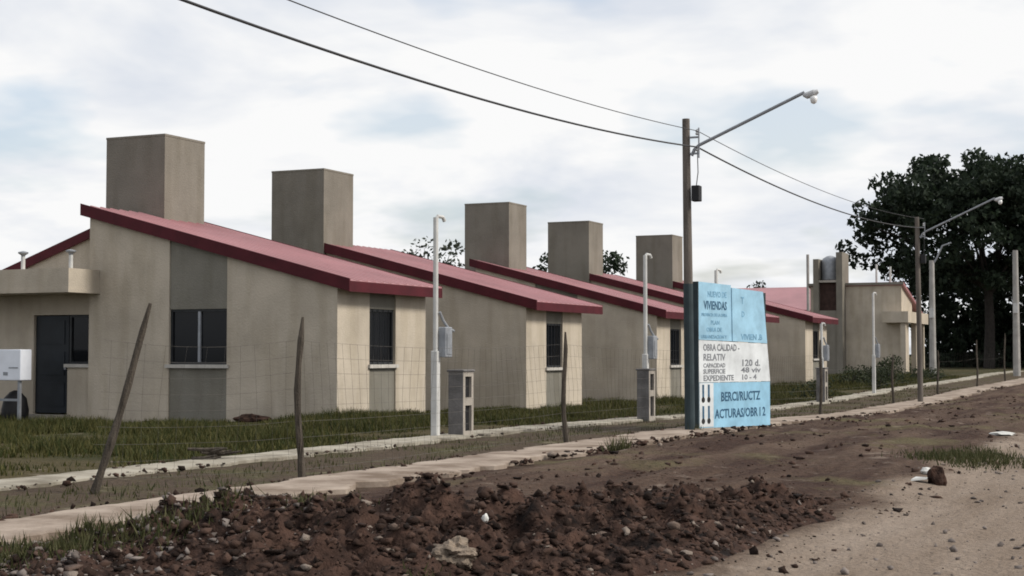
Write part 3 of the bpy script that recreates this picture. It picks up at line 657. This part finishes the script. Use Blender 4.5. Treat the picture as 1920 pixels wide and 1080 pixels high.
# ------------------------------------------------------------------ loose soil, gravel
ico = bmesh.new(); bmesh.ops.create_icosphere(ico, subdivisions=1, radius=1)
IV = np.array([v.co[:] for v in ico.verts]); IF = np.array([[v.index for v in f.verts] for f in ico.faces]); ico.free()
def scatter(name, pts, rad, m, flat=0.7):
    n = len(pts); pts = np.asarray(pts); rad = np.asarray(rad)
    v = IV[None] * (1 + 0.5 * rng.standard_normal((n, len(IV), 1)).clip(-1.4, 1.4))
    sc = rng.uniform(0.6, 1.25, (n, 1, 3)); sc[:, :, 2] *= flat
    v = v * sc * rad[:, None, None]
    a = rng.uniform(0, 6.28, n); c, s = np.cos(a)[:, None], np.sin(a)[:, None]
    v = np.stack([v[..., 0] * c - v[..., 1] * s, v[..., 0] * s + v[..., 1] * c, v[..., 2]], -1) + pts[:, None, :]
    f = IF[None] + (np.arange(n) * len(IV))[:, None, None]
    o = npmesh(name, v.reshape(-1, 3), f.reshape(-1, 3), m); o['kind'] = 'stuff'; return o
P_, R_ = [], []
while len(P_) < 17000:
    x, y = random.uniform(-6.9, -2.2), random.uniform(6.3, 14)
    r = ridge_h(x, y)
    if r > 0.04 or (r > 0.0 and random.random() < 0.4):
        s = 0.006 + 0.034 * random.random() ** 5
        P_.append((x, y, bank_z(x, y) + s * 0.2)); R_.append(s)
o = scatter('loose_soil_clods', P_, R_, 'clod'); o['label'] = 'loose crumbled clods over the dark soil mound'
P_, R_ = [], []
while len(P_) < 3800:
    y = 6 + 44 * random.random() ** 1.7; x = random.uniform(-7.5, -2.3)
    if fbm(x * 0.9, y * 0.35, 31) < -0.05 and ridge_h(x, y) < 0.02: continue
    s = 0.007 + 0.04 * random.random() ** 7
    P_.append((x, y, (gz(x, y) if ridge_h(x, y) < 0.02 else bank_z(x, y)) + s * 0.2)); R_.append(s)
o = scatter('verge_crumbs', P_, R_, 'clod'); o['label'] = 'scattered soil crumbs on the bare verge'
P_, R_ = [], []
while len(P_) < 2600:          # crumbled soil spilling over the edges of the two walks
    y = 7 + 55 * random.random() ** 1.5
    x = random.choice((-7.42, -7.42, -7.42, -8.4, -11.15, -10.4)) + random.gauss(0, 0.11)
    s = (0.010 + 0.045 * random.random() ** 4) * (1 if x > -7.8 else 0.7)
    if noise.noise(Vector((x, y * 0.6, 4))) < -0.1: continue
    P_.append((x, y, base_z(y) + 0.045)); R_.append(s)
o = scatter('spilled_soil', P_, R_, 'clod'); o['label'] = 'crumbled soil along the edges of sidewalk and footpath'
P_, R_ = [], []
while len(P_) < 6500:
    if random.random() < 0.72:
        x, y = random.gauss(-6.2, 0.6), random.uniform(6.3, 10.5)
        if not -7.45 < x < -4.8: continue
    else:
        y = 7 + 20 * random.random() ** 1.6; x = random.uniform(-3.0, 1.0)
    s = 0.005 + 0.026 * random.random() ** 5
    P_.append((x, y, max(gz(x, y), bank_z(x, y) if ridge_h(x, y) > 0.02 else -9) + s * 0.25)); R_.append(s)
o = scatter('gravel', P_, R_, 'gravel'); o['label'] = 'pale gravel beside the sidewalk and on the road'

# ------------------------------------------------------------------ grass
def blades(name, pts, hgt, m, wid):
    pts = np.asarray(pts, float); n = len(pts); h = np.asarray(hgt)
    a = rng.uniform(0, 6.28, n); w = wid * rng.uniform(0.6, 1.3, n)
    dx, dy = np.cos(a) * w, np.sin(a) * w; lean = h[:, None] * rng.normal(0, 0.38, (n, 2))
    b0 = pts + np.stack([dx, dy, np.full(n, -0.02)], 1); b1 = pts + np.stack([-dx, -dy, np.full(n, -0.02)], 1)
    tp = pts + np.stack([lean[:, 0], lean[:, 1], h], 1)
    v = np.stack([b0, b1, tp], 1).reshape(-1, 3)
    o = npmesh(name, v, np.arange(3 * n).reshape(n, 3), m); o['kind'] = 'stuff'; return o
HB = [(-25.4, -15.8, 25.9, 31), (-25.4, -15.8, 35, 40.2), (-25.2, -15.6, 44.5, 49.6), (-25.2, -15.5, 53, 58.2), (-25, -15, 60.6, 66)]
P_, H_ = [], []
cnt = 0
while len(P_) < 150000 and cnt < 480000:
    cnt += 1
    if random.random() < 0.62: y = random.uniform(11, 34); x = random.uniform(-25 if y < 26 else -16.5, -10.9)
    else: y = random.uniform(33, 82); x = random.uniform(-17.5, -10.9)
    if x < -13 - (y - 11) * 0.9: continue
    if any(a < x < b and c < y < d for a, b, c, d in HB): continue
    k = noise.noise(Vector((x * 0.55, y * 0.45, 2.0))) + 0.5 * noise.noise(Vector((x * 1.9, y * 1.9, 5.0)))
    edge_ = sstep(-10.9, -12.4, x)
    if random.random() > 0.06 + 1.25 * k + 0.42 * edge_: continue
    P_.append((x, y, gz(x, y))); H_.append((0.03 + 0.20 * max(0, k + 0.25) * edge_ + 0.03 * random.random()) * random.uniform(0.6, 1.3))
o = blades('lawn_grass', P_, H_, 'grass', 0.013); o['label'] = 'uneven grass in front of the houses'
P_, H_ = [], []
spots = [(at(120, 1062, 0), 0.30, 0.12, 900), (at(60, 1075, 0), 0.3, 0.10, 500), (at(440, 975, 0), 0.42, 0.12, 1600), (at(500, 965, 0), 0.35, 0.12, 900), (at(360, 1060, 0), 0.25, 0.10, 500), (at(330, 1000, 0), 0.3, 0.07, 350), (at(1800, 872, 0), 0.5, 0.09, 1400), (at(1850, 862, 0), 0.5, 0.08, 1200),
         (at(1160, 848, 0), 0.12, 0.22, 140), (at(1300, 812, 0), 0.10, 0.2, 90), (at(600, 1020, 0.1), 0.35, 0.05, 160), (at(800, 1075, 0.15), 0.16, 0.06, 120), (at(200, 1070, 0), 0.3, 0.08, 300)]
for c, r, h_, n in spots:
    for _ in range(n):
        x, y = random.gauss(c.x, r * 0.6), random.gauss(c.y, r * 0.9)
        P_.append((x, y, max(gz(x, y), bank_z(x, y) if ridge_h(x, y) > 0.02 else -9))); H_.append(h_ * random.uniform(0.3, 1.1))
for _ in range(9000):
    y = random.uniform(7, 60); x = random.uniform(-10.4, -8.6)
    if noise.noise(Vector((x * 0.9, y * 0.7, 8.0))) < 0.02: continue
    P_.append((x, y, gz(x, y))); H_.append(random.uniform(0.03, 0.09))
o = blades('verge_weeds', P_, H_, 'weed', 0.009); o['label'] = 'sparse weeds on the soil strip and verge'

# ------------------------------------------------------------------ trees and bushes
def leaf_cloud(centers, radii, per, size):
    C, S = [], []
    for c, r in zip(centers, radii):
        k = max(6, int(per * r * r))
        d = rng.standard_normal((k, 3)); d /= np.linalg.norm(d, axis=1)[:, None]
        C.append(np.asarray(c) + d * (r * rng.uniform(0.25, 1.0, k) ** 0.5)[:, None] * np.array([1, 1, 0.75])); S.append(np.full(k, size))
    C = np.concatenate(C); n = len(C); s = np.concatenate(S) * rng.uniform(0.55, 1.3, n)
    a = rng.standard_normal((n, 3)); a /= np.linalg.norm(a, axis=1)[:, None]
    b = np.cross(a, rng.standard_normal((n, 3))); b /= np.linalg.norm(b, axis=1)[:, None]
    a *= s[:, None] * 0.5; b *= s[:, None] * 0.28
    v = np.stack([C - a, C + b, C + a, C - b], 1).reshape(-1, 3)
    return v, np.arange(4 * n).reshape(n, 4)
def tree(name, label, loc, trunk_h, crown_c, crown_r, nclump, clump_r, per, leaf, m, cat='tree', trunk_r=0.3, group=None, low=-0.6, trunk_lean=(0, 0), gap=0.0):
    t = thing(name, label, cat, loc, group=group)
    mb = MB(); cc = Vector(crown_c)
    top = Vector((trunk_lean[0], trunk_lean[1], trunk_h))
    mb.tube([(0, 0, -0.5), top * 0.5 + Vector((0.1, 0, 0)), top], [trunk_r * 1.25, trunk_r, trunk_r * 0.8], 10)
    cen, rad = [], []
    while len(cen) < nclump:
        d = Vector(rng.standard_normal(3)).normalized(); q = random.uniform(0.2, 1.0) ** 0.45
        if d.z * q < low: continue
        if d.z * q < 0.0 and random.random() < gap: continue
        k = 1 + 0.22 * noise.noise(d * 1.9 + Vector(loc) * 0.01)
        p = Vector((d.x * crown_r[0], d.y * crown_r[1], d.z * crown_r[2])) * q * k + cc
        cen.append(p); rad.append(clump_r * random.uniform(0.55, 1.3))
    for p in random.sample(cen, min(len(cen), 26)):
        s0 = top * random.uniform(0.8, 1.0); mid = s0.lerp(p, 0.5) + Vector((0, 0, 0.12 * crown_r[2]))
        mb.tube([s0, mid, p], [trunk_r * 0.38, trunk_r * 0.2, trunk_r * 0.06], 6)
    mb.build('trunk', 'bark', t)
    v, f = leaf_cloud([p[:] for p in cen], rad, per, leaf); npmesh('crown', v, f, m, t)
    return t
tree('broadleaf_tree', 'huge dark spreading tree behind the last house', (-14.6, 112, 0.3), 6.2, (-0.8, 0, 9.9), (8.2, 7.0, 5.3), 360, 1.0, 92, 0.46, 'leaf_dark', trunk_r=0.34, low=-0.8, gap=0.5)
tree('broadleaf_tree', 'huge dark tree beyond the lone concrete pole', (-4.8, 116, 0.3), 6.0, (0, 0, 9.6), (8.0, 7.0, 5.4), 270, 1.15, 82, 0.46, 'leaf_dark', trunk_r=0.45, low=-0.8, gap=0.4)
tree('sparse_tree', 'sparse grey-green tree behind the second house roof', (-33.0, 62, 0), 3.2, (0.6, 0, 5.1), (2.5, 2.2, 1.75), 60, 0.5, 90, 0.24, 'leaf_mid', trunk_r=0.14, low=-0.8)
tree('small_tree', 'dark round tree behind the fourth tank tower', (-33.6, 82, 0), 3.5, (0, 0, 5.9), (2.5, 2.2, 1.6), 60, 0.7, 90, 0.30, 'leaf_dark', trunk_r=0.2)
tree('small_tree', 'small dark tree top just above the works sign', (-31.2, 112, 0.3), 4.0, (0, 0, 5.7), (0.9, 0.9, 1.0), 16, 0.5, 90, 0.28, 'leaf_dark', trunk_r=0.15)
# woods closing the street end
cen, rad = [], []
for _ in range(1300):
    x = random.uniform(-21, 40); z = random.uniform(0.2, 7.6) * (1 + 0.25 * noise.noise(Vector((x * 0.2, 0, 0))))
    cen.append((x, 121 + random.uniform(-3, 5) + max(0, x) * 0.1, z)); rad.append(random.uniform(0.7, 1.3))
v, f = leaf_cloud(cen, rad, 60, 0.55); o = npmesh('woodland', v, f, 'leaf_dark'); o['kind'] = 'stuff'; o['label'] = 'dark dense woods closing the end of the street'
def bush(label, px, py, Xp, r, h, group='bushes in front of the last house'):
    # pixel direction meets the lawn at depth line x = Xp
    u = (px - 960) / F; rt = Vector((math.cos(PSI), math.sin(PSI), 0)); fw = Vector((-math.sin(PSI), math.cos(PSI), 0)); d = rt * u + fw
    q = d * (Xp / d.x); b = thing('bush', label, 'bush', (q.x, q.y, base_z(q.y)), group=group)
    mb = MB()
    for _ in range(6): mb.tube([(0, 0, -0.1), (random.uniform(-.4, .4) * r, random.uniform(-.4, .4) * r, h * 0.6)], [0.02, 0.008], 5)
    mb.build('stems', 'bark', b)
    cs = [(random.gauss(0, 0.5) * r, random.gauss(0, 0.5) * r, random.uniform(0.15, 0.85) * h) for _ in range(26)]
    v, f = leaf_cloud(cs, [0.28 * max(r, h) * random.uniform(0.7, 1.2) for _ in cs], 330, 0.11); npmesh('leaves', v, f, 'leaf_bush', b)
for px, xp, r, h_ in ((1590, -13.6, 0.9, 0.75), (1622, -13.2, 1.0, 0.85), (1655, -12.8, 0.9, 0.9), (1672, -12.0, 0.7, 1.2), (1645, -11.6, 0.5, 0.9), (1720, -12.3, 0.9, 0.7), (1745, -12.0, 0.8, 0.6)):
    bush('low dark bush on the lawn before the house with the open tank tower', px, 0, xp, r, h_)
bush('dark bush at the foot of the short meter post', 1532, 0, -11.0, 0.45, 0.75, group=None)
